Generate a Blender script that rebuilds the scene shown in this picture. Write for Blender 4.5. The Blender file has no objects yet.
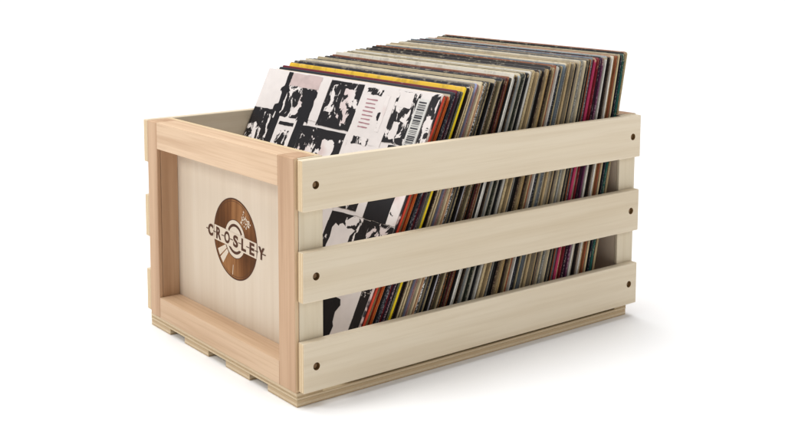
import bpy, bmesh, math, random
from mathutils import Matrix, Vector
random.seed(11)
sc = bpy.context.scene
C = sc.collection

# ------------------------------------------------------------------ helpers
def link(o, parent=None):
    C.objects.link(o)
    if parent: o.parent = parent
    return o

def empty(name, loc=(0, 0, 0)):
    o = bpy.data.objects.new(name, None)
    o.empty_display_size = .02
    o.location = loc
    return link(o)

def tag(o, label=None, cat=None, group=None, kind=None):
    if label: o['label'] = label
    if cat: o['category'] = cat
    if group: o['group'] = group
    if kind: o['kind'] = kind
    return o

def mesh_obj(name, bm, mats, parent=None, smooth=False):
    me = bpy.data.meshes.new(name)
    bm.normal_update()
    bm.to_mesh(me); bm.free()
    for m in mats: me.materials.append(m)
    if smooth:
        for p in me.polygons: p.use_smooth = True
    return link(bpy.data.objects.new(name, me), parent)

def add_box(bm, x0, x1, y0, y1, z0, z1, bev=.0, seg=3, edge_axes=None, mat=0, emat=1):
    """a bevelled box; faces looking along the axes in edge_axes get material emat"""
    t = bmesh.new()
    bmesh.ops.create_cube(t, size=1)
    for v in t.verts:
        v.co = Vector(((x0+x1)/2 + v.co.x*(x1-x0), (y0+y1)/2 + v.co.y*(y1-y0), (z0+z1)/2 + v.co.z*(z1-z0)))
    if bev:
        bmesh.ops.bevel(t, geom=t.edges[:], offset=bev, segments=seg, affect='EDGES', profile=.5)
    t.normal_update()
    for f in t.faces:
        f.material_index = mat
        if edge_axes:
            n = f.normal
            a = max(range(3), key=lambda i: abs(n[i]))
            if a in edge_axes and abs(n[a]) > .75: f.material_index = emat
        f.smooth = bev > 0 and max(abs(c) for c in f.normal) < .999
    me = bpy.data.meshes.new('t'); t.to_mesh(me); t.free()
    bm.from_mesh(me); bpy.data.meshes.remove(me)

def rgb(h):
    """sRGB hex -> linear"""
    o = []
    for i in (0, 2, 4):
        c = int(h[i:i+2], 16)/255
        o.append(c/12.92 if c <= .04045 else ((c+.055)/1.055)**2.4)
    return (*o, 1)

class NT:
    def __init__(s, name):
        s.m = bpy.data.materials.new(name); s.m.use_nodes = True
        s.t = s.m.node_tree; s.b = s.t.nodes['Principled BSDF']
    def n(s, typ, **kw):
        nd = s.t.nodes.new(typ)
        for k, v in kw.items():
            if k.startswith('i_'):
                nd.inputs[int(k[2:]) if k[2:].isdigit() else k[2:].replace('_', ' ')].default_value = v
            else: setattr(nd, k, v)
        return nd
    def l(s, a, b): s.t.links.new(a, b)
    def math(s, op, a, b=None, c=None):
        nd = s.n('ShaderNodeMath', operation=op)
        for i, v in enumerate((a, b, c)):
            if v is None: continue
            if isinstance(v, (int, float)): nd.inputs[i].default_value = v
            else: s.l(v, nd.inputs[i])
        return nd.outputs[0]
    def mix(s, f, a, b, blend='MIX'):
        nd = s.n('ShaderNodeMix', data_type='RGBA', blend_type=blend)
        for i, v in ((0, f), (6, a), (7, b)):
            if isinstance(v, (int, float, tuple)): nd.inputs[i].default_value = v
            else: s.l(v, nd.inputs[i])
        return nd.outputs[2]
    def ramp(s, f, stops):
        nd = s.n('ShaderNodeValToRGB')
        e = nd.color_ramp.elements
        while len(e) < len(stops): e.new(.5)
        for q, (p, c) in zip(e, stops):
            q.position = p; q.color = c if isinstance(c, tuple) else (c, c, c, 1)
        s.l(f, nd.inputs[0]); return nd.outputs[0]
    def coords(s, scale=(1, 1, 1), rand=True):
        tc = s.n('ShaderNodeTexCoord')
        src = tc.outputs['Object']
        if rand:
            oi = s.n('ShaderNodeObjectInfo')
            r = s.math('MULTIPLY', oi.outputs['Random'], 3.7)
            va = s.n('ShaderNodeVectorMath', operation='ADD')
            s.l(src, va.inputs[0]); s.l(r, va.inputs[1]); src = va.outputs[0]
        mp = s.n('ShaderNodeMapping'); mp.inputs['Scale'].default_value = scale
        s.l(src, mp.inputs[0]); return mp.outputs[0]
    def noise(s, vec, scale, detail=3, rough=.5, dist=0):
        nd = s.n('ShaderNodeTexNoise')
        nd.inputs['Scale'].default_value = scale; nd.inputs['Detail'].default_value = detail
        nd.inputs['Roughness'].default_value = rough; nd.inputs['Distortion'].default_value = dist
        s.l(vec, nd.inputs['Vector']); return nd.outputs[0]
    def bump(s, h, strength=.2, dist=.001):
        nd = s.n('ShaderNodeBump'); nd.inputs['Strength'].default_value = strength
        nd.inputs['Distance'].default_value = dist
        s.l(h, nd.inputs['Height']); s.l(nd.outputs[0], s.b.inputs['Normal'])

def wood(name, axis, c0, c1, cf, contrast=1.0, rough=.55, bands=0):
    """sawn timber with its grain along axis"""
    s = NT(name)
    sl = [14, 14, 14]; sl[axis] = 1.1
    v = s.coords(tuple(sl))
    big = s.noise(v, 1.6, 4, .55, .6)
    sf = [330, 330, 330]; sf[axis] = 9
    fib = s.noise(s.coords(tuple(sf)), 1.0, 3, .6, .1)
    sm = [70, 70, 70]; sm[axis] = 2.2
    mid = s.noise(s.coords(tuple(sm)), 1.0, 2, .5, .3)
    col = s.mix(s.ramp(big, [(.34, 0.), (.66, 1.)]), c0, c1)
    f2 = s.math('MULTIPLY', s.ramp(mid, [(.46, 0.), (.68, 1.)]), .45*contrast)
    col = s.mix(f2, col, cf)
    f3 = s.math('MULTIPLY', s.ramp(fib, [(.45, 0.), (.75, 1.)]), .35*contrast)
    col = s.mix(f3, col, cf)
    if bands:
        sw = [1, 1, 1]; sw[axis] = .05
        wv = s.n('ShaderNodeTexWave', wave_type='RINGS'); wv.rings_direction = 'XYZ'[axis]
        wv.inputs['Scale'].default_value = bands; wv.inputs['Distortion'].default_value = 5
        wv.inputs['Detail'].default_value = 2; wv.inputs['Detail Scale'].default_value = 1.2
        s.l(s.coords(tuple(sw)), wv.inputs['Vector'])
        col = s.mix(s.math('MULTIPLY', s.ramp(wv.outputs[1], [(.55, 0.), (.95, 1.)]), .5*contrast), col, cf)
    oi = s.n('ShaderNodeObjectInfo'); hv = s.n('ShaderNodeHueSaturation')
    s.l(col, hv.inputs['Color']); s.l(s.math('ADD', .90, s.math('MULTIPLY', oi.outputs['Random'], .09)), hv.inputs['Value'])
    col = hv.outputs[0]
    s.l(col, s.b.inputs['Base Color'])
    s.b.inputs['Roughness'].default_value = rough
    s.b.inputs['Specular IOR Level'].default_value = .3
    s.bump(fib, .25, .0004)
    return s.m

def ply_edge(name, axis, c0, c1, ply=.0023, off=0.):
    """cut edge of plywood, veneers stacked along axis"""
    s = NT(name)
    tc = s.n('ShaderNodeTexCoord'); sp = s.n('ShaderNodeSeparateXYZ'); s.l(tc.outputs['Object'], sp.inputs[0])
    w = s.noise(s.coords((40, 40, 40)), 1, 2)
    h = s.math('ADD', sp.outputs[axis], s.math('MULTIPLY', w, .0007))
    fr = s.math('FRACT', s.math('DIVIDE', s.math('ADD', h, 1+off), ply*2))
    band = s.ramp(fr, [(.0, .15), (.06, 0.), (.46, .25), (.5, 1.), (.56, .75), (.95, .95), (1., .15)])
    sf = [300, 300, 300]; sf[axis] = 900
    fib = s.noise(s.coords(tuple(sf)), 1, 3, .6)
    col = s.mix(band, c0, c1)
    col = s.mix(s.math('MULTIPLY', s.ramp(fib, [(.4, 0.), (.7, 1.)]), .4), col, c1)
    s.l(col, s.b.inputs['Base Color']); s.b.inputs['Roughness'].default_value = .7
    s.b.inputs['Specular IOR Level'].default_value = .2
    s.bump(band, .3, .0003)
    return s.m

def plain(name, col, rough=.6, spec=.3, metallic=0, mott=.78):
    s = NT(name)
    v = s.noise(s.coords((1, 1, 1)), 90, 3)
    dark = tuple(c*mott for c in col[:3]) + (1,)
    s.l(s.mix(s.ramp(v, [(.35, 0.), (.7, 1.)]), col, dark), s.b.inputs['Base Color'])
    s.b.inputs['Roughness'].default_value = rough; s.b.inputs['Specular IOR Level'].default_value = spec
    s.b.inputs['Metallic'].default_value = metallic
    return s.m

# ------------------------------------------------------------------ wood materials
PX = dict(c0=rgb('D9C9AE'), c1=rgb('DED0B8'), cf=rgb('B9A17C'))
M_slat = wood('poplar_slat', 0, contrast=.5, **PX)
M_post = wood('poplar_post', 2, rgb('D0C2A8'), rgb('D8CCB4'), rgb('B39E7A'), .5)
M_panel = wood('birch_panel', 2, rgb('D3C2AC'), rgb('D9CAB6'), rgb('BFA98E'), .4, .5)
M_stile = wood('pine_stile', 2, rgb('BD9A7B'), rgb('CAA989'), rgb('9A7353'), .95, .55)
M_rail = wood('pine_rail', 1, rgb('CEAE8D'), rgb('DABD9E'), rgb('AA8463'), .95, .55, 0)
M_lip = wood('pine_side', 2, rgb('D0B592'), rgb('D6BE9C'), rgb('B89670'), .8)
M_edge_y = ply_edge('plywood_edge_upright', 1, rgb('DFCCAB'), rgb('C6AB86'), .0019)
M_edge_z = ply_edge('plywood_edge_flat', 2, rgb('D6C4A6'), rgb('B89E7C'), .0028)
M_edge_x = ply_edge('plywood_edge_end', 0, rgb('DFCCAB'), rgb('BFA37D'), .0019)
M_base = wood('plywood_base', 0, rgb('CDB892'), rgb('D3C09C'), rgb('AA8E66'), .8)
M_hole = plain('drilled_wood', rgb('8A6A42'), .8, .1)
M_screw = plain('bronze_screw', rgb('80603C'), .5, .5, .3)

# ------------------------------------------------------------------ crate
crate = empty('wooden_crate')
tag(crate, 'pale open slatted wooden crate packed with records, round burned logo on its framed end panel', 'crate')
W = .3441
XR = .5501
ZB, ZT = .0172, .275

def end_frame(front):
    X = (lambda a, b: (a, b)) if front else (lambda a, b: (XR-b, XR-a))
    fr = bpy.data.objects.new('end_frame', None); fr.empty_display_size = .02; link(fr, crate)
    B = .0012
    for y0, y1, side in ((.0003, .0322, 0), (W-.0305, W-.0003, 1)):
        bm = bmesh.new()
        x0, x1 = X(0, .0055); add_box(bm, x0, x1, y0, y1-(.0050 if side else 0), ZB, ZT, B)
        x0, x1 = X(.0057, .030)
        add_box(bm, x0, x1, y0+(.0042 if side == 0 else 0), y1-(.0042 if side else 0)-.0002, ZB, ZT-.0001, .0004)
        # the outer side of the stile gets a lighter tone than its front
        for f in bm.faces:
            c = f.calc_center_median(); out = (c.y < .0016) if side == 0 else (c.y > W-.0016)
            if out and abs(f.normal.y) > .9: f.material_index = 1
        mesh_obj('stile', bm, [M_stile, M_lip], fr)
    for z0, z1 in ((ZB, .0445), (.2405, ZT)):
        bm = bmesh.new(); x0, x1 = X(.0002, .030)
        add_box(bm, x0, x1, .0324, W-.0307, z0, z1-.0001, .0007)
        mesh_obj('rail', bm, [M_rail], fr)
    return fr

def end_panel(front):
    x0, x1 = (.0302, .0368) if front else (XR-.0368+.018, XR-.0302)
    bm = bmesh.new(); add_box(bm, x0, x1, .0045, W-.0045, ZB, ZT-.0002, .0005, 2, (2,))
    return mesh_obj('end_panel', bm, [M_panel, M_edge_x], crate)

end_frame(True); panel = end_panel(True)
end_frame(False); end_panel(False)
for x0, x1 in ((.0057, .0371), (.5190, .5501)):
    for y0, y1 in ((0, .0040), (W-.0040, W+.0015)):
        bm = bmesh.new(); add_box(bm, x0, x1, y0, y1, ZB+.0004, ZT-.0004, .0006)
        mesh_obj('corner_post', bm, [M_post], crate)

# slats with countersunk screws
SX0, SX1, ST, SH = .0036, .5479, .0104, .0557
HX = (.0207, .5324)
def slat_mesh():
    bm = bmesh.new()
    add_box(bm, 0, SX1-SX0, -ST, 0, 0, SH, .0013, 3, (0,))
    me = bpy.data.meshes.new('slat_blank'); bm.to_mesh(me); bm.free()
    for m in (M_slat, M_edge_y, M_hole): me.materials.append(m)
    a = bpy.data.objects.new('slat_blank', me); C.objects.link(a)
    bm = bmesh.new()
    for hx in HX:
        t = Matrix.Translation((hx-SX0, -ST, SH*.5)) @ Matrix.Rotation(math.pi/2, 4, 'X')
        bmesh.ops.create_cone(bm, cap_ends=True, segments=40, radius1=.0044, radius2=.0044, depth=.012, matrix=t)
    for f in bm.faces: f.material_index = 2
    mc = bpy.data.meshes.new('cutter'); bm.to_mesh(mc); bm.free()
    for m in (M_slat, M_edge_y, M_hole): mc.materials.append(m)
    b = bpy.data.objects.new('cutter', mc); C.objects.link(b)
    md = a.modifiers.new('hole', 'BOOLEAN'); md.operation = 'DIFFERENCE'; md.object = b; md.solver = 'EXACT'
    dg = bpy.context.evaluated_depsgraph_get()
    out = bpy.data.meshes.new_from_object(a.evaluated_get(dg))
    bpy.data.objects.remove(a); bpy.data.objects.remove(b)
    out.name = 'side_slat'
    return out
SM = slat_mesh()
def screw_mesh():
    bm = bmesh.new()
    R = Matrix.Rotation(math.pi/2, 4, 'X')
    bmesh.ops.create_cone(bm, cap_ends=True, segments=28, radius1=.0034, radius2=.0028, depth=.0012, matrix=R)
    for a in (0, math.pi/2):
        add_box(bm, -.0020, .0020, -.0008, -.0005, -.0004, .0004, 0)
        bmesh.ops.rotate(bm, verts=bm.verts[-8:], cent=(0, 0, 0), matrix=Matrix.Rotation(a, 3, 'Y'))
    me = bpy.data.meshes.new('screw'); bm.to_mesh(me); bm.free(); me.materials.append(M_screw)
    return me
SC = screw_mesh()
for side in (0, 1):
    for z in (.2182, .1186, .0187):
        sl = link(bpy.data.objects.new('side_slat', SM), crate)
        sl.location = (SX0, 0, z)
        if side:
            sl.location = (SX1, W+.0015, z); sl.rotation_euler = (0, 0, math.pi)
        for hx in HX:
            s2 = link(bpy.data.objects.new('screw', SC), sl)
            s2.location = (hx-SX0, -ST+.0036, SH*.5)
            s2.rotation_euler = (0, random.uniform(0, 3), 0)

# base: a full plate on four runner boards
bm = bmesh.new(); add_box(bm, .0022, .5417, .0010, W-.0010, .0082, .0113, .0004, 1, (0, 1))
mesh_obj('base_plate', bm, [M_base, M_edge_z], crate)
for y0, y1 in ((.0012, .0600), (.0985, .1520), (.1930, .2530), (.2910, W-.0012)):
    bm = bmesh.new(); add_box(bm, .0026, .5413, y0, y1, 0.0002, .0080, .0004, 1, (0, 1))
    mesh_obj('runner', bm, [M_base, M_edge_z], crate)
for x0, x1 in ((.0022, .0372), (.5189, .5417)):
    bm = bmesh.new(); add_box(bm, x0, x1, .0010, W-.0010, .0115, .0168, .0004, 1, (0, 1))
    mesh_obj('bearer', bm, [M_base, M_edge_z], crate)
bm = bmesh.new(); add_box(bm, .038, .518, .030, W-.030, .0115, .0250, .0004, 1)
mesh_obj('floor_board', bm, [M_base], crate)

# burned logo on the end panel ------------------------------------------------
def burn_mat():
    s = NT('burned_wood')
    tc = s.n('ShaderNodeTexCoord'); sp = s.n('ShaderNodeSeparateXYZ'); s.l(tc.outputs['Object'], sp.inputs[0])
    y = s.math('SUBTRACT', sp.outputs[1], .1722); z = s.math('SUBTRACT', sp.outputs[2], .147)
    ang = s.math('ARCTAN2', z, y)
    w1 = s.math('COSINE', s.math('MULTIPLY', s.math('SUBTRACT', ang, 1.95), 2.0))      # sheen wedges of the disc drawing
    sf = s.coords((200, 200, 12)); fb = s.noise(sf, 1, 3)
    f = s.math('ADD', s.math('MULTIPLY', w1, .36), s.math('MULTIPLY', s.math('SUBTRACT', fb, .5), 1.1))
    col = s.ramp(s.math('ADD', f, .42), [(0., rgb('54351F')), (.45, rgb('70482B')), (1., rgb('9E7048'))])
    s.l(col, s.b.inputs['Base Color']); s.b.inputs['Roughness'].default_value = .85
    s.b.inputs['Specular IOR Level'].default_value = .1
    return s.m
M_burn = burn_mat()
M_dark = plain('burned_dark', rgb('52321F'), .7, .2)
M_clear = wood('bare_panel', 2, rgb('D3C2AC'), rgb('D9CAB6'), rgb('BFA98E'), .4, .5)

LX = .0302            # panel face
LC = (.1722, .1474); LR = .0502
def P3(u, v, lift):   # logo plane: u to the viewer's right, v up
    return (LX-lift, LC[0]-u, LC[1]+v)
TILT = math.radians(-2.5)
def rot(u, v, a=TILT): return (u*math.cos(a)-v*math.sin(a), u*math.sin(a)+v*math.cos(a))
def poly(bm, pts, lift, mat):
    """thin raised patch (burned veneer) with a rim down to the panel"""
    top = [bm.verts.new(P3(u, v, lift)) for u, v in pts]
    bot = [bm.verts.new(P3(u, v, -.0001)) for u, v in pts]
    fs = [bm.faces.new(top)]
    n = len(pts)
    for i in range(n): fs.append(bm.faces.new((top[i], bot[i], bot[(i+1) % n], top[(i+1) % n])))
    for f in fs: f.material_index = mat
def ring(bm, r0, r1, a0, a1, lift, mat, n=64):
    for i in range(n):
        a, b = a0+(a1-a0)*i/n, a0+(a1-a0)*(i+1)/n
        vs = [bm.verts.new(P3(r*math.cos(t), r*math.sin(t), lift)) for r, t in ((r0, a), (r1, a), (r1, b), (r0, b))]
        f = bm.faces.new(vs); f.material_index = mat
bm = bmesh.new()
TAU = 2*math.pi
ring(bm, .0232, LR-.0016, 0, TAU, .00012, 0, 96)
ring(bm, LR-.0018, LR, 0, TAU, .00018, 1, 96)
ring(bm, LR-.0042, LR-.0036, 0, TAU, .00020, 1, 96)
ring(bm, .0232, .0240, 0, TAU, .00020, 1, 96)
# dark arcs of the centre label above and below the lettering
ring(bm, .0152, .0186, math.radians(28), math.radians(150), .00014, 1, 30)
ring(bm, .0152, .0186, math.radians(205), math.radians(335), .00014, 1, 30)
# bare wedges and a nick at the lower edge
for a0, a1 in ((206, 217), (219.5, 231)):
    ring(bm, .0246, LR-.0050, math.radians(a0), math.radians(a1), .00024, 2, 8)
ring(bm, .033, LR-.0045, math.radians(261), math.radians(262.6), .00024, 2, 3)
# small speckled emblem at the upper right of the disc
random.seed(5)
for k in range(46):
    a = math.radians(random.uniform(33, 62)); r = random.uniform(.027, .043)
    u, v = r*math.cos(a), r*math.sin(a); d = random.uniform(.0006, .0017); t = random.uniform(0, 3)
    vs = [bm.verts.new(P3(u+d*math.cos(t+q)*random.uniform(.5, 1.2), v+d*math.sin(t+q), .00026+k*.000002)) for q in (0, 1.3, 2.6, 3.9, 5.1)]
    bm.faces.new(vs).material_index = 2
# cleared band behind the lettering
bh = .0094
edge = []
def band(v0, v1, lift, mat, x0=-.049, x1=.049):
    pts = []
    for u, v in ((x0, v0), (x1, v0), (x1, v1), (x0, v1)): pts.append(rot(u, v-.0022))
    vs = [bm.verts.new(P3(*p, lift)) for p in pts]
    bm.faces.new(vs).material_index = mat
band(-bh, bh, .00032, 2, -.0488, .0488)
for f in bm.faces:
    f.normal_update()
    if f.normal.x > 0: f.normal_flip()
logo = mesh_obj('burned_logo', bm, [M_burn, M_dark, M_clear], panel)
logo['label'] = 'dark burned disc logo in the middle of the panel'

# lettering
def text_mesh(body, size, xscale, bold=.0):
    cu = bpy.data.curves.new('letters', 'FONT'); cu.body = body; cu.size = size
    cu.align_x = 'CENTER'; cu.align_y = 'CENTER'; cu.offset = bold; cu.extrude = .00005; cu.resolution_u = 6
    o = bpy.data.objects.new('letters', cu); C.objects.link(o)
    dg = bpy.context.evaluated_depsgraph_get()
    me = bpy.data.meshes.new_from_object(o.evaluated_get(dg))
    bpy.data.objects.remove(o)
    xs = [v.co.x for v in me.vertices]; ys = [v.co.y for v in me.vertices]
    mx, my = (min(xs)+max(xs))/2, (min(ys)+max(ys))/2
    for v in me.vertices: v.co.x = (v.co.x-mx)*xscale; v.co.y = v.co.y-my
    return me
bm = bmesh.new()
word = 'CROSLEY'
pitch = .0193
H = .0150
uoff = [-.0595, -.0397, -.0197, .0003, .0187, .0372, .0575]
wid = [.0118, .0120, .0130, .0112, .0104, .0108, .0132]
for ch, uo, wd in zip(word, uoff, wid):
    me = text_mesh(ch, .02, 1, .0008)
    xs = [v.co.x for v in me.vertices]; ys = [v.co.y for v in me.vertices]
    sx = wd/(max(xs)-min(xs)); sy = H/(max(ys)-min(ys))
    for v in me.vertices:
        u, w = rot(uo+v.co.x*sx+.0016, v.co.y*sy-.0022)
        v.co = Vector(P3(u, w, .00048+(v.co.z if False else 0)+ (.00006 if v.co.z > 0 else -.00006)))
    bm.from_mesh(me); bpy.data.meshes.remove(me)
# fine rule that runs between the letters
for i in range(-1, 7):
    u0 = (uoff[i]+wid[i]/2+.0006) if i >= 0 else uoff[0]-wid[0]/2-.0048
    u1 = (uoff[i+1]-wid[i+1]/2-.0006) if i < 6 else uoff[6]+wid[6]/2+.0028
    if i == -1: u1 = uoff[0]-wid[0]/2+.0006
    if i == 6: u0 = uoff[6]+.0015
    pts = [rot(u+.0016, v-.0022) for u, v in ((u0, -.0006), (u1, -.0006), (u1, .0006), (u0, .0006))]
    vs = [bm.verts.new(P3(*p, .00044)) for p in pts]
    f = bm.faces.new(vs); f.normal_update()
    if f.normal.x > 0: f.normal_flip()
mesh_obj('lettering', bm, [M_dark], panel)

# ------------------------------------------------------------------ record sleeves
SWID, SHGT = .3325, .336
pal = {  # name: (edge base, edge marks, amount of marks, front cover)
 'orange red': ('C8432A', '8A2A1C', .15, '8F2A22'), 'olive brown': ('7A6644', '3E3222', .4, '6C2A2C'),
 'bright orange': ('CE6426', '9A4418', .12, 'A03A24'), 'cream': ('D9C7A0', '7A6448', .25, 'D8CBB0'),
 'navy': ('1C1F28', '8C8C92', .35, '20242E'), 'maroon': ('6E1E28', 'B89090', .2, '6E1426'),
 'dark plum speckled': ('33202A', 'B0989A', .5, '3A2C3C'), 'grey green': ('7E806A', '35382E', .4, '3A3E34'),
 'yellow': ('E2C41C', 'A88C20', .05, 'F0C235'), 'dark brown': ('2E221A', '8C7050', .3, '2A2220'),
 'indigo speckled': ('2A2830', 'B4AEB0', .5, '24242E'), 'mauve': ('A47C76', '5A3C40', .35, '8E96B8'),
 'white lettered black': ('141416', 'E8E6E0', .62, '1A1A1C'), 'taupe': ('8A7C64', '4A4030', .4, '8A8070'),
 'lavender grey': ('A8A4B0', '68646E', .3, 'C8C0B4'), 'khaki': ('948464', '4C4028', .5, '6A6048'),
 'rust speckled': ('6E4E2C', 'C07838', .5, '70402A'), 'black': ('131314', '40403C', .2, '16161A'),
 'white': ('D4D0C8', '8C8A84', .2, 'DAD4C6'), 'ochre': ('A8946A', '5E4E30', .45, '94825C'),
 'pale grey': ('B8B2A4', '706C62', .25, 'A8B0B4'), 'tan': ('B59C72', '6E5838', .35, 'A08C6C'),
 'dark brown speckled': ('4A382C', 'B09878', .5, '2C2624'), 'golden tan': ('BC9C68', '6A4E28', .35, 'A08A5C'),
 'slate blue': ('5C5E60', 'B0B2B0', .3, '74808A'), 'magenta': ('A82850', '5A1428', .2, '8A2440'),
 'crimson': ('8E1C2C', 'D0A0A0', .2, '7A1E2A'), 'purple': ('5A2444', 'C0A0B0', .3, '4C2440'),
 'peach': ('D8AE88', '8A5C40', .3, 'C8A080'), 'orange buff': ('C08A58', '6E4428', .3, 'B07848'), 'teal': ('1E6258', 'CDC4A4', .45, '2C5850'),
 'light tan': ('CDB88E', '84704C', .3, 'B8A888'), 'grey dotted': ('9A9890', '2A2A28', .55, '8A8C88'),
 'dark red': ('4A1618', '9A6A5C', .3, '4C1A1C'), 'rust': ('9A5232', '4E2818', .3, '8C5230'),
 'weathered tan': ('C2AE84', '1E6258', .3, 'A0623C'),
 'near black olive': ('262420', '80806A', .35, '2A3026'),
}
# order from the front of the crate to the back: (colour, relative thickness, height offset in mm)
seq = [
 ('orange red', 1.25, -5), ('olive brown', 1.1, -5), ('bright orange', 1.3, -5.5), ('cream', .8, -6), ('navy', .9, -3),
 ('indigo speckled', .7, -5), ('maroon', 1.0, 0), ('dark plum speckled', 1.0, -4), ('grey green', .8, -4), ('yellow', 1.3, 3.5), ('dark brown', .9, 1.5),
 ('cream', .6, -2), ('indigo speckled', 1.1, 2.5), ('peach', .7, -1), ('mauve', 1.1, 1), ('cream', .9, 2), ('white lettered black', 1.3, 3), ('taupe', .9, 0),
 ('khaki', .8, -1), ('black', .6, -2), ('lavender grey', 1.0, 2.5), ('pale grey', .6, 0), ('khaki', 1.1, -1.5), ('rust speckled', 1.0, -1), ('dark brown', .5, -2.5),
 ('khaki', .9, -2), ('black', .8, -1), ('white', .7, 3.5), ('ochre', 1.1, 2), ('golden tan', .8, .5), ('pale grey', .8, -1.5), ('near black olive', .9, 2),
 ('pale grey', .9, -2), ('black', 1.0, 1.5), ('white', .8, 0), ('taupe', .6, -2), ('light tan', 1.3, 1), ('tan', .9, -1.5),
 ('dark brown speckled', 1.2, 2), ('taupe', .7, -1), ('dark brown speckled', 1.0, 1), ('light tan', .8, -2), ('golden tan', 1.1, -.5), ('dark brown', .7, -2), ('tan', .8, -1),
 ('pale grey', .8, -1.5), ('navy', 1.1, 1), ('black', .7, -1), ('slate blue', .8, -1), ('cream', 1.0, 2.5), ('tan', 1.2, 1), ('taupe', .8, -1), ('black', .7, -2), ('tan', 1.0, 0),
 ('cream', .8, 1), ('near black olive', .8, -1), ('grey dotted', 1.2, 1.5), ('cream', .6, -1), ('dark red', .9, -.5), ('black', 1.0, 1),
 ('slate blue', .6, 2.5), ('magenta', 1.7, .5), ('crimson', .8, 0), ('taupe', .5, -1), ('dark plum speckled', .8, -.5), ('purple', 1.0, 0), ('light tan', .8, -1), ('khaki', .7, 0),
 ('peach', 1.0, .5), ('black', .6, -1), ('pale grey', .8, -1), ('rust', .7, 0), ('light tan', .9, 1), ('dark brown', .6, 0), ('teal', 1.0, 0),
 ('dark brown', .5, 1), ('rust', .8, 0), ('weathered tan', 1.3, 3),
]
extra = ['black', 'black', 'navy', 'near black olive', 'dark brown', 'dark brown', 'black', 'tan', 'cream', 'light tan', 'dark brown speckled', 'cream', 'peach', 'light tan', 'tan', 'cream', 'rust', 'light tan', 'pale grey', 'white', 'dark red', 'taupe', 'orange buff']
rx = random.Random(77); full = []
for k, q in enumerate(seq):
    full.append(q)
    if k > 9 and k < len(seq)-4 and rx.random() < .8:
        full.append((rx.choice(extra), rx.uniform(.35, .75), rx.uniform(-3, 1.5)))
seq = full
mcache = {}
def edge_mat(nm):
    if nm in mcache: return mcache[nm]
    base, mark, amt, front = pal[nm]
    s = NT('sleeve_edge_'+nm.replace(' ', '_'))
    tc = s.n('ShaderNodeTexCoord'); sp = s.n('ShaderNodeSeparateXYZ'); s.l(tc.outputs['Object'], sp.inputs[0])
    oi = s.n('ShaderNodeObjectInfo')
    v = s.coords((900, 160, 620))
    n1 = s.noise(v, 1.0, 2, .6)
    zone = s.noise(s.coords((1, 1, 14)), 1.0, 1)
    th = s.ramp(zone, [(.40, 0.), (.5, 1.)])
    mk = s.math('MULTIPLY', s.ramp(n1, [(.55-.10*amt, 0.), (.63-.10*amt, 1.)]), s.math('MULTIPLY', th, min(.9, amt*1.6)))
    base_c = rgb(base)
    hv = s.n('ShaderNodeHueSaturation'); hv.inputs['Color'].default_value = base_c
    hv.inputs['Saturation'].default_value = 1.0
    s.l(s.math('ADD', .78, s.math('MULTIPLY', oi.outputs['Random'], .42)), hv.inputs['Value'])
    col = s.mix(mk, hv.outputs[0], rgb(mark))
    # scuffed board showing through, mostly at the corners and along the edge
    wn = s.noise(s.coords((300, 60, 75)), 1.0, 4, .7)
    top = s.n('ShaderNodeMapRange'); top.inputs[1].default_value = SHGT-.020; top.inputs[2].default_value = SHGT-.001
    top.inputs[3].default_value = 0; top.inputs[4].default_value = .20; s.l(sp.outputs[2], top.inputs[0])
    ny = s.n('ShaderNodeMapRange'); ny.inputs[1].default_value = .012; ny.inputs[2].default_value = .0
    ny.inputs[3].default_value = 0; ny.inputs[4].default_value = 1; s.l(sp.outputs[1], ny.inputs[0])
    cor = s.math('MULTIPLY', top.outputs[0], ny.outputs[0])
    wear = s.ramp(s.math('ADD', wn, cor), [(.66, 0.), (.78, 1.)])
    col = s.mix(s.math('MULTIPLY', wear, .75), col, rgb('C9B48C'))
    # faint long streaks in a darker tone of the base colour
    st = s.noise(s.coords((700, 700, 6)), 1.0, 2)
    col = s.mix(s.math('MULTIPLY', s.ramp(st, [(.45, 0.), (.65, 1.)]), .35), col, tuple(c*.3 for c in base_c[:3])+(1,))
    s.l(col, s.b.inputs['Base Color']); s.b.inputs['Roughness'].default_value = .6
    s.b.inputs['Specular IOR Level'].default_value = .2
    # cover
    f = NT('sleeve_cover_'+nm.replace(' ', '_'))
    n = f.noise(f.coords((40, 60, 30)), 1.0, 3, .6)
    c2 = rgb(front); c3 = tuple(c*.75 for c in c2[:3])+(1,)
    cc = f.mix(f.ramp(n, [(.52, 0.), (.62, 1.)]), c2, c3)
    tc = f.n('ShaderNodeTexCoord'); sp = f.n('ShaderNodeSeparateXYZ'); f.l(tc.outputs['Object'], sp.inputs[0])
    top = f.n('ShaderNodeMapRange'); top.inputs[1].default_value = SHGT-.004; top.inputs[2].default_value = SHGT
    top.inputs[3].default_value = -.1; top.inputs[4].default_value = .13; f.l(sp.outputs[2], top.inputs[0])
    wn = f.noise(f.coords((200, 90, 200)), 1.0, 3, .7)
    cc = f.mix(f.math('MULTIPLY', f.ramp(f.math('ADD', wn, top.outputs[0]), [(.66, 0.), (.78, 1.)]), .4), cc, rgb('C9BCA0'))
    f.l(cc, f.b.inputs['Base Color']); f.b.inputs['Roughness'].default_value = .4
    mcache[nm] = (s.m, f.m)
    return mcache[nm]
M_paper = plain('inner_paper', rgb('CFC6B2'), .8, .1)

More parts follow.
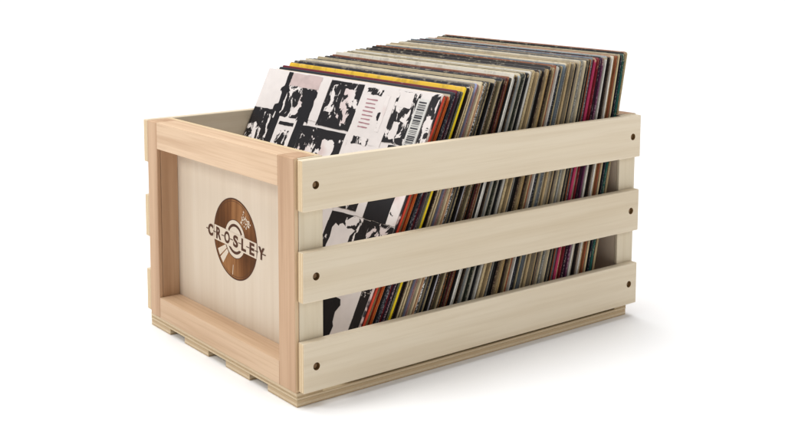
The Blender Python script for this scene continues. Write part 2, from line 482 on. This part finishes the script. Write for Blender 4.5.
def sleeve_mesh(t, openedge, bow, mats, rr=.0035, hgt=SHGT):
    """a card sleeve: x = thickness (front cover at x=0), y = width, z = height; rounded worn corners"""
    bm = bmesh.new()
    b = min(.0011, t*.36)
    if openedge:
        prof = [(0, .0006), (b*.3, 0), (b*.8, .0001), (b, .0008), (b, .006), (t-b, .006), (t-b, .0008), (t-b*.8, .0001), (t-b*.3, 0), (t, .0006)]
    else:
        prof = [(0, .0008), (t*.22, .0001), (t*.5, 0), (t*.78, .0001), (t, .0008)]
    ny = [.06, .12, .18, .24, .29]
    back = [(t, SWID-.0008), (t*.5, SWID), (0, SWID-.0008)]
    loop = prof + [(t, q) for q in ny] + back + [(0, q) for q in reversed(ny)]
    zs = [0, .0015, .04, .09, .14, .19, .24, .28, .31, hgt-rr, hgt-rr*.6, hgt-rr*.3, hgt-rr*.1, hgt]
    rows = []
    for z in zs:
        ins = 0
        d = z-(hgt-rr)
        if d > 0: ins = rr-math.sqrt(max(0, rr*rr-d*d))
        sx = 1 if z < hgt-.0004 else .72
        row = []
        for x, y in loop:
            yy = max(y, ins) if y < .05 else min(y, SWID-ins)
            if y < .05 and ins > 0: yy = y*(1-ins/rr)+ins
            xx = t/2+(x-t/2)*sx + bow(yy, z)
            row.append(bm.verts.new((xx, yy, z)))
        rows.append(row)
    n = len(loop)
    for a, c in zip(rows, rows[1:]):
        for i in range(n):
            f = bm.faces.new((a[i], a[(i+1) % n], c[(i+1) % n], c[i]))
            y0, y1 = loop[i][1], loop[(i+1) % n][1]
            x0, x1 = loop[i][0], loop[(i+1) % n][0]
            if x0 == x1 and abs(y1-y0) > .03 and y0 > .0 : f.material_index = 1
            if x0 == x1 == 0 : f.material_index = 1
    bm.faces.new(rows[-1]).material_index = 1
    bm.faces.new(list(reversed(rows[0])))
    bmesh.ops.recalc_face_normals(bm, faces=bm.faces[:])
    for f in bm.faces: f.smooth = False
    me = bpy.data.meshes.new('record_sleeve'); bm.to_mesh(me); bm.free()
    for m in mats: me.materials.append(m)
    return me

# front record -----------------------------------------------------------------
# geometry of the leaning stack: foot x and top x interpolated from front to back
FOOT0, FOOT1 = .0735, .4770
TH0, TH1 = math.radians(26.6), math.radians(10.9)
ZF = .0252
tot = sum(q[1] for q in seq)
GR = 'record sleeves standing in the wooden crate'
names = [q[0] for q in seq]
from collections import Counter
cnt = Counter(names)
trip = Counter(zip(names, names[1:], names[2:]))
ordw = ['directly', 'second', 'third', 'fourth', 'fifth', 'sixth', 'seventh', 'eighth', 'ninth', 'tenth']
def make_label(i):
    nm = names[i]
    def ph(n): return n+' record sleeve'
    if cnt[nm] == 1:
        if i == 0: return 'only orange red record sleeve, directly behind the black and white collage cover'
        return f'only {nm} edged record sleeve leaning in the crate'
    a_ = names[i-1] if i else 'collage'; b_ = names[i+1] if i+1 < len(names) else 'crate back'
    if i+1 < len(names) and trip[(a_, nm, b_)] == 1:
        return f'{nm} edged sleeve behind the {a_} one and before the {b_} one'
    for k in range(1, i+1):
        j = i-k
        if cnt[names[j]] == 1:
            w = 'directly behind' if k == 1 else (ordw[k-1]+' sleeve behind' if k <= 10 else f'{k} sleeves behind')
            return f'{nm} edged record sleeve, {w} the {names[j]} one'
    return nm

def place(o, foot, th, y, yaw, roll=math.radians(.8)):
    # tilt back about the foot edge, small yaw about the near corner
    o.matrix_world = Matrix.Translation((foot, y, ZF)) @ Matrix.Rotation(yaw, 4, 'Z') @ Matrix.Rotation(roll, 4, 'X') @ Matrix.Rotation(th, 4, 'Y')

random.seed(23)
acc = 0
ph = [random.uniform(0, 6) for _ in range(4)]
thick_total = .292
sleeves = []
for i, (nm, rel, dz) in enumerate(seq):
    s = acc/tot
    t = rel/tot*thick_total
    acc += rel
    th = TH0+(TH1-TH0)*s
    foot = FOOT0+(FOOT1-FOOT0)*s
    foot += .0006*math.sin(i*1.7)
    th += math.radians(.22)*math.sin(i*2.3+1)*math.sin(s*17)
    hgt = SHGT+dz*.0008+random.uniform(-.0012, .0012)
    amp = .0016*math.sin(s*9+ph[0]); amp2 = .0012*math.sin(s*13+ph[1])
    bow = lambda y, z, a=amp, b=amp2: a*math.sin(math.pi*y/SWID)*(z/SHGT)+b*math.sin(2*math.pi*y/SWID)*(z/SHGT)**2*.6 + .0012*math.sin(math.pi*z/SHGT)
    tk = random.uniform(.76, .95)
    op = (i % 3 != 1) and rel >= .8 and nm not in ('orange red', 'yellow', 'magenta', 'white lettered black')
    em, fm = edge_mat(nm)
    me = sleeve_mesh(t*tk, op, bow, [em, fm], random.uniform(.0012, .0036), hgt)
    o = link(bpy.data.objects.new('record_sleeve', me))
    yj = .0066+random.uniform(-.0022, .0034)+.0010*math.sin(i*.9)
    if nm in ('yellow', 'magenta', 'orange red', 'bright orange', 'teal', 'crimson', 'purple', 'white', 'white lettered black'): yj = .0052
    yaw = math.radians(4.6+.15*math.sin(s*11))
    place(o, foot, th, yj, yaw)
    tag(o, make_label(i), 'record sleeve', GR)
    if op:
        bm = bmesh.new(); tt = t*tk; b = min(.0011, tt*.36)
        add_box(bm, b+.0002, tt-b-.0002, random.uniform(.0012, .0032), .29, .003, hgt-.006, 0)
        for v in bm.verts: v.co.x += bow(v.co.y, v.co.z)
        mesh_obj('inner_sleeve', bm, [M_paper], o)
    sleeves.append(o)

# the front sleeve with its black and white collage cover ---------------------
def blot(name, scale, lo, stretch=(1, 1, 1), tint=None, det=6, dark='191619', light='E8E0DC'):
    s = NT(name)
    v = s.coords(stretch, rand=False)
    n = s.noise(v, scale, 6, .62, .7)
    m = s.ramp(n, [(lo, 0.), (lo+.012, 1.)])
    li = rgb(light)
    if tint:
        n2 = s.noise(s.coords((1, 1, 1), rand=False), scale*.35, 2)
        li = s.mix(s.ramp(n2, [(.45, 0.), (.65, 1.)]), rgb(light), rgb(tint))
    s.l(s.mix(m, rgb(dark), li), s.b.inputs['Base Color'])
    s.b.inputs['Roughness'].default_value = .38; s.b.inputs['Specular IOR Level'].default_value = .35
    return s.m
M_blA = blot('print_blots_coarse', 62, .50, (1, 1, .75), 'DCCBC8')
M_blB = blot('print_blots_fine', 95, .53, (1, 1, .6))
M_blC = blot('print_blots_mostly_dark', 44, .57, (1, 1.2, .8))
M_blD = blot('print_blots_mostly_pale', 80, .37, (1, 1, .7), 'D6C2BE')
M_blk = plain('print_black', rgb('17151A'), .4, .35)
M_crm = plain('print_cream', rgb('E6DEDA'), .45, .3, 0, .95)
M_pnk = plain('print_dusty_pink', rgb('CDB8B4'), .45, .3, 0, .85)
M_red = plain('print_faded_red', rgb('B4848A'), .45, .3)
def edge_bw():
    s = NT('collage_cover_edge')
    n = s.noise(s.coords((60, 60, 38), rand=False), 1, 3, .6, .6)
    s.l(s.ramp(n, [(.47, rgb('1A1619')), (.48, rgb('2A1A20')), (.53, rgb('D8BCB6')), (.6, rgb('E0D2C8'))]), s.b.inputs['Base Color'])
    s.b.inputs['Roughness'].default_value = .5
    return s.m
T0 = .0034
FY, FYAW, FTH = .0066, math.radians(4.6), math.radians(26.9)
FFOOT = FOOT0-T0*1.30
bw0 = lambda y, z: .0010*math.sin(math.pi*z/SHGT)
me = sleeve_mesh(T0, False, bw0, [edge_bw(), M_crm], .0012, SHGT+.0002)
cov = link(bpy.data.objects.new('record_sleeve', me))
place(cov, FFOOT, FTH, FY, FYAW)
tag(cov, 'frontmost record sleeve with a black and white photo collage cover and barcode', 'record sleeve', GR)

# cover grid: u from the viewer's left (far side, y = SWID) to right, v from top down, both in metres
bm = bmesh.new()
mats = [M_blA, M_blB, M_blC, M_blD, M_blk, M_crm, M_pnk, M_red]
A, B_, Cc, D, K, CR, PK, RD = range(8)
random.seed(4)
def patch(u0, u1, v0, v1, mat, lift=.0003, n=7, jag=.0007, skew=0):
    """a torn-edged printed rectangle lying on the cover"""
    pts = []
    def seg(a, b):
        for k in range(n):
            f = k/n
            pts.append((a[0]+(b[0]-a[0])*f, a[1]+(b[1]-a[1])*f))
    seg((u0, v0), (u1, v0+skew)); seg((u1, v0+skew), (u1, v1+skew)); seg((u1, v1+skew), (u0, v1)); seg((u0, v1), (u0, v0))
    vs = []
    for u, v in pts:
        u += random.uniform(-jag, jag); v += random.uniform(-jag, jag)
        u = min(max(u, .0009), SWID-.0009); v = max(v, .0013)
        y, z = SWID-u, SHGT-v
        vs.append(bm.verts.new((bw0(y, z)-lift, y, z)))
    f = bm.faces.new(vs); f.material_index = mat; f.normal_update()
    if f.normal.x > 0: f.normal_flip()
L1, L2, L3, L4 = .0003, .0005, .0007, .0009
# first row
patch(.000, .047, .000, .057, CR, L1)
patch(.047, .056, .000, .062, K, L2); patch(.040, .058, .020, .064, K, L1)
patch(.056, .118, .002, .020, PK, L2); patch(.056, .118, .018, .070, A, L1)
patch(.096, .118, .022, .066, K, L3, jag=.002); patch(.118, .136, .000, .062, CR, L2)
patch(.136, .200, .003, .066, Cc, L2); patch(.142, .160, .006, .046, B_, L3); patch(.168, .190, .012, .058, A, L3)
patch(.200, .262, .000, .078, CR, L2)
patch(.208, .236, .006, .014, B_, L3, jag=.0012)
for k in range(8): patch(.212+.0008*(k % 3), .232-.002*(k % 2), .020+k*.0052, .0215+k*.0052, RD, L3, 4, .0003)
patch(.240, .246, .036, .046, K, L3, 4, .0012); patch(.244, .251, .012, .060, D, L3)
patch(.262, .300, .004, .070, B_, L2); patch(.266, .290, .004, .024, CR, L3); patch(.270, .282, .044, .064, CR, L3, jag=.0018)
patch(.318, SWID, .000, .085, A, L2)
# second row
patch(.000, .050, .057, .140, Cc, L2); patch(.026, .046, .060, .128, B_, L3, skew=.006)
patch(.050, .060, .060, .145, K, L2)
patch(.060, .098, .064, .138, CR, L2); patch(.064, .094, .070, .075, K, L3, jag=.0006)
patch(.068, .090, .082, .112, B_, L3, jag=.0016)
for k in range(4): patch(.070, .086-.003*(k % 2), .118+k*.004, .1193+k*.004, RD, L3, 4, .0003)
patch(.098, .112, .062, .150, K, L2)
patch(.112, .198, .070, .150, Cc, L2); patch(.118, .146, .082, .136, A, L3, jag=.002); patch(.160, .184, .084, .130, D, L3, jag=.003)
patch(.198, .204, .068, .152, CR, L2, jag=.0004)
patch(.204, .262, .078, .100, CR, L3); patch(.212, .240, .070, .080, B_, L4, jag=.0012)
patch(.204, .262, .092, .160, Cc, L2); patch(.222, .246, .104, .146, D, L3, jag=.003)
patch(.262, .276, .078, .165, CR, L3); patch(.268, .272, .082, .100, K, L4, 4, .0008)
patch(.276, .322, .072, .165, K, L2); patch(.310, .314, .080, .110, CR, L3, 4, .0004); patch(.300, .304, .102, .107, CR, L3, 3)
patch(.316, SWID, .085, .165, D, L3)
# lower rows
patch(.000, .070, .142, .230, A, L2); patch(.070, .150, .152, .235, CR, L2); patch(.080, .120, .158, .164, K, L3, jag=.0015)
patch(.084, .140, .176, .226, B_, L3); patch(.150, .222, .154, .240, D, L2); patch(.158, .200, .160, .166, K, L3)
patch(.222, .292, .166, .250, Cc, L2); patch(.236, .270, .180, .240, CR, L3, jag=.003)
patch(.292, SWID, .166, .245, A, L3)
patch(.000, .110, .232, .333, Cc, L2); patch(.110, .190, .238, .333, B_, L2); patch(.190, .255, .252, .333, K, L2, jag=.002)
patch(.255, .318, .246, .333, CR, L2); patch(.262, .290, .262, .325, K, L3, jag=.004); patch(.318, SWID, .246, .333, Cc, L3)
mesh_obj('cover_print', bm, mats, cov)
# barcode sticker: bars lie across, stacked down the sticker
bm = bmesh.new()
def flat(u0, u1, v0, v1, lift, m):
    vs = [bm.verts.new((bw0(SWID-u, SHGT-v)-lift, SWID-u, SHGT-v)) for u, v in ((u0, v0), (u1, v0), (u1, v1), (u0, v1))]
    f = bm.faces.new(vs); f.material_index = m; f.normal_update()
    if f.normal.x > 0: f.normal_flip()
flat(.2985, .3175, .010, .082, .0012, 0)
random.seed(9); v = .0135
while v < .077:
    w = random.choice((.0006, .0006, .0012, .0018)); flat(.3015, .3140, v, v+w, .0014, 1); v += w+random.choice((.0007, .0012, .0018))
mesh_obj('barcode_sticker', bm, [plain('sticker_white', rgb('D9D7D2')), plain('sticker_ink', rgb('33343A'))], cov)

# ------------------------------------------------------------------ floor
s = NT('white_floor')
df = s.n('ShaderNodeBsdfDiffuse'); df.inputs[0].default_value = (.93, .93, .935, 1)
gl = s.n('ShaderNodeBsdfGlossy'); gl.inputs[0].default_value = (1, 1, 1, 1)
mx = s.n('ShaderNodeMixShader'); mx.inputs[0].default_value = .055
s.l(df.outputs[0], mx.inputs[1]); s.l(gl.outputs[0], mx.inputs[2])
s.l(mx.outputs[0], s.t.nodes['Material Output'].inputs[0])
n = s.noise(s.coords((1, 1, 1), rand=False), 3, 2)
s.l(s.math('ADD', .16, s.math('MULTIPLY', n, .04)), gl.inputs['Roughness'])
s.t.nodes.remove(s.b)
bm = bmesh.new(); bmesh.ops.create_grid(bm, x_segments=8, y_segments=8, size=60)
fl = mesh_obj('floor', bm, [s.m]); tag(fl, 'white glossy studio floor running back into a white background', kind='structure')

# ------------------------------------------------------------------ light
w = bpy.data.worlds.new('World'); sc.world = w; w.use_nodes = True
bg = w.node_tree.nodes['Background']; bg.inputs[0].default_value = (1, 1, 1, 1); bg.inputs[1].default_value = .30
def area(name, loc, target, size, power, col=(1, 1, 1)):
    l = bpy.data.lights.new(name, 'AREA'); l.shape = 'RECTANGLE'; l.size, l.size_y = size; l.energy = power; l.color = col
    o = link(bpy.data.objects.new(name, l)); o.location = loc
    o.rotation_euler = (Vector(target)-Vector(loc)).to_track_quat('-Z', 'Y').to_euler()
    return o
l = bpy.data.lights.new('overhead_softbox', 'SUN'); l.energy = 3.0; l.angle = math.radians(58); l.color = (1, 1, 1)
o = link(bpy.data.objects.new('overhead_softbox', l)); o.location = (0, 0, 3)
o.rotation_euler = Vector((.02, -.25, -1)).to_track_quat('-Z', 'Y').to_euler()

area('left_softbox', (-1.7, .6, 1.45), (0, .17, .14), (.8, .6), 18)
area('right_softbox', (.75, -1.9, 1.55), (.25, .1, .16), (1.1, .7), 11.5)

# ------------------------------------------------------------------ camera
cam = bpy.data.cameras.new('camera'); co = link(bpy.data.objects.new('camera', cam)); sc.camera = co
r = Vector((0.81702365, -0.57658311, -0.00492615)); u = Vector((0.07314078, 0.09515923, 0.99277145)); b = Vector((-0.57194648, -0.81147806, 0.11991908))
m = Matrix((r, u, b)).transposed().to_4x4(); m.translation = Vector((-0.66608843, -0.98281825, 0.49815342))
co.matrix_world = m
cam.sensor_width = 36; cam.lens = 52.4216; cam.shift_x = .0997355; cam.shift_y = -.1742518
cam.clip_start = .02; cam.clip_end = 500

sc.render.engine = 'CYCLES'
sc.view_settings.view_transform = 'Standard'; sc.view_settings.look = 'None'
sc.view_settings.exposure = 0; sc.view_settings.gamma = 1
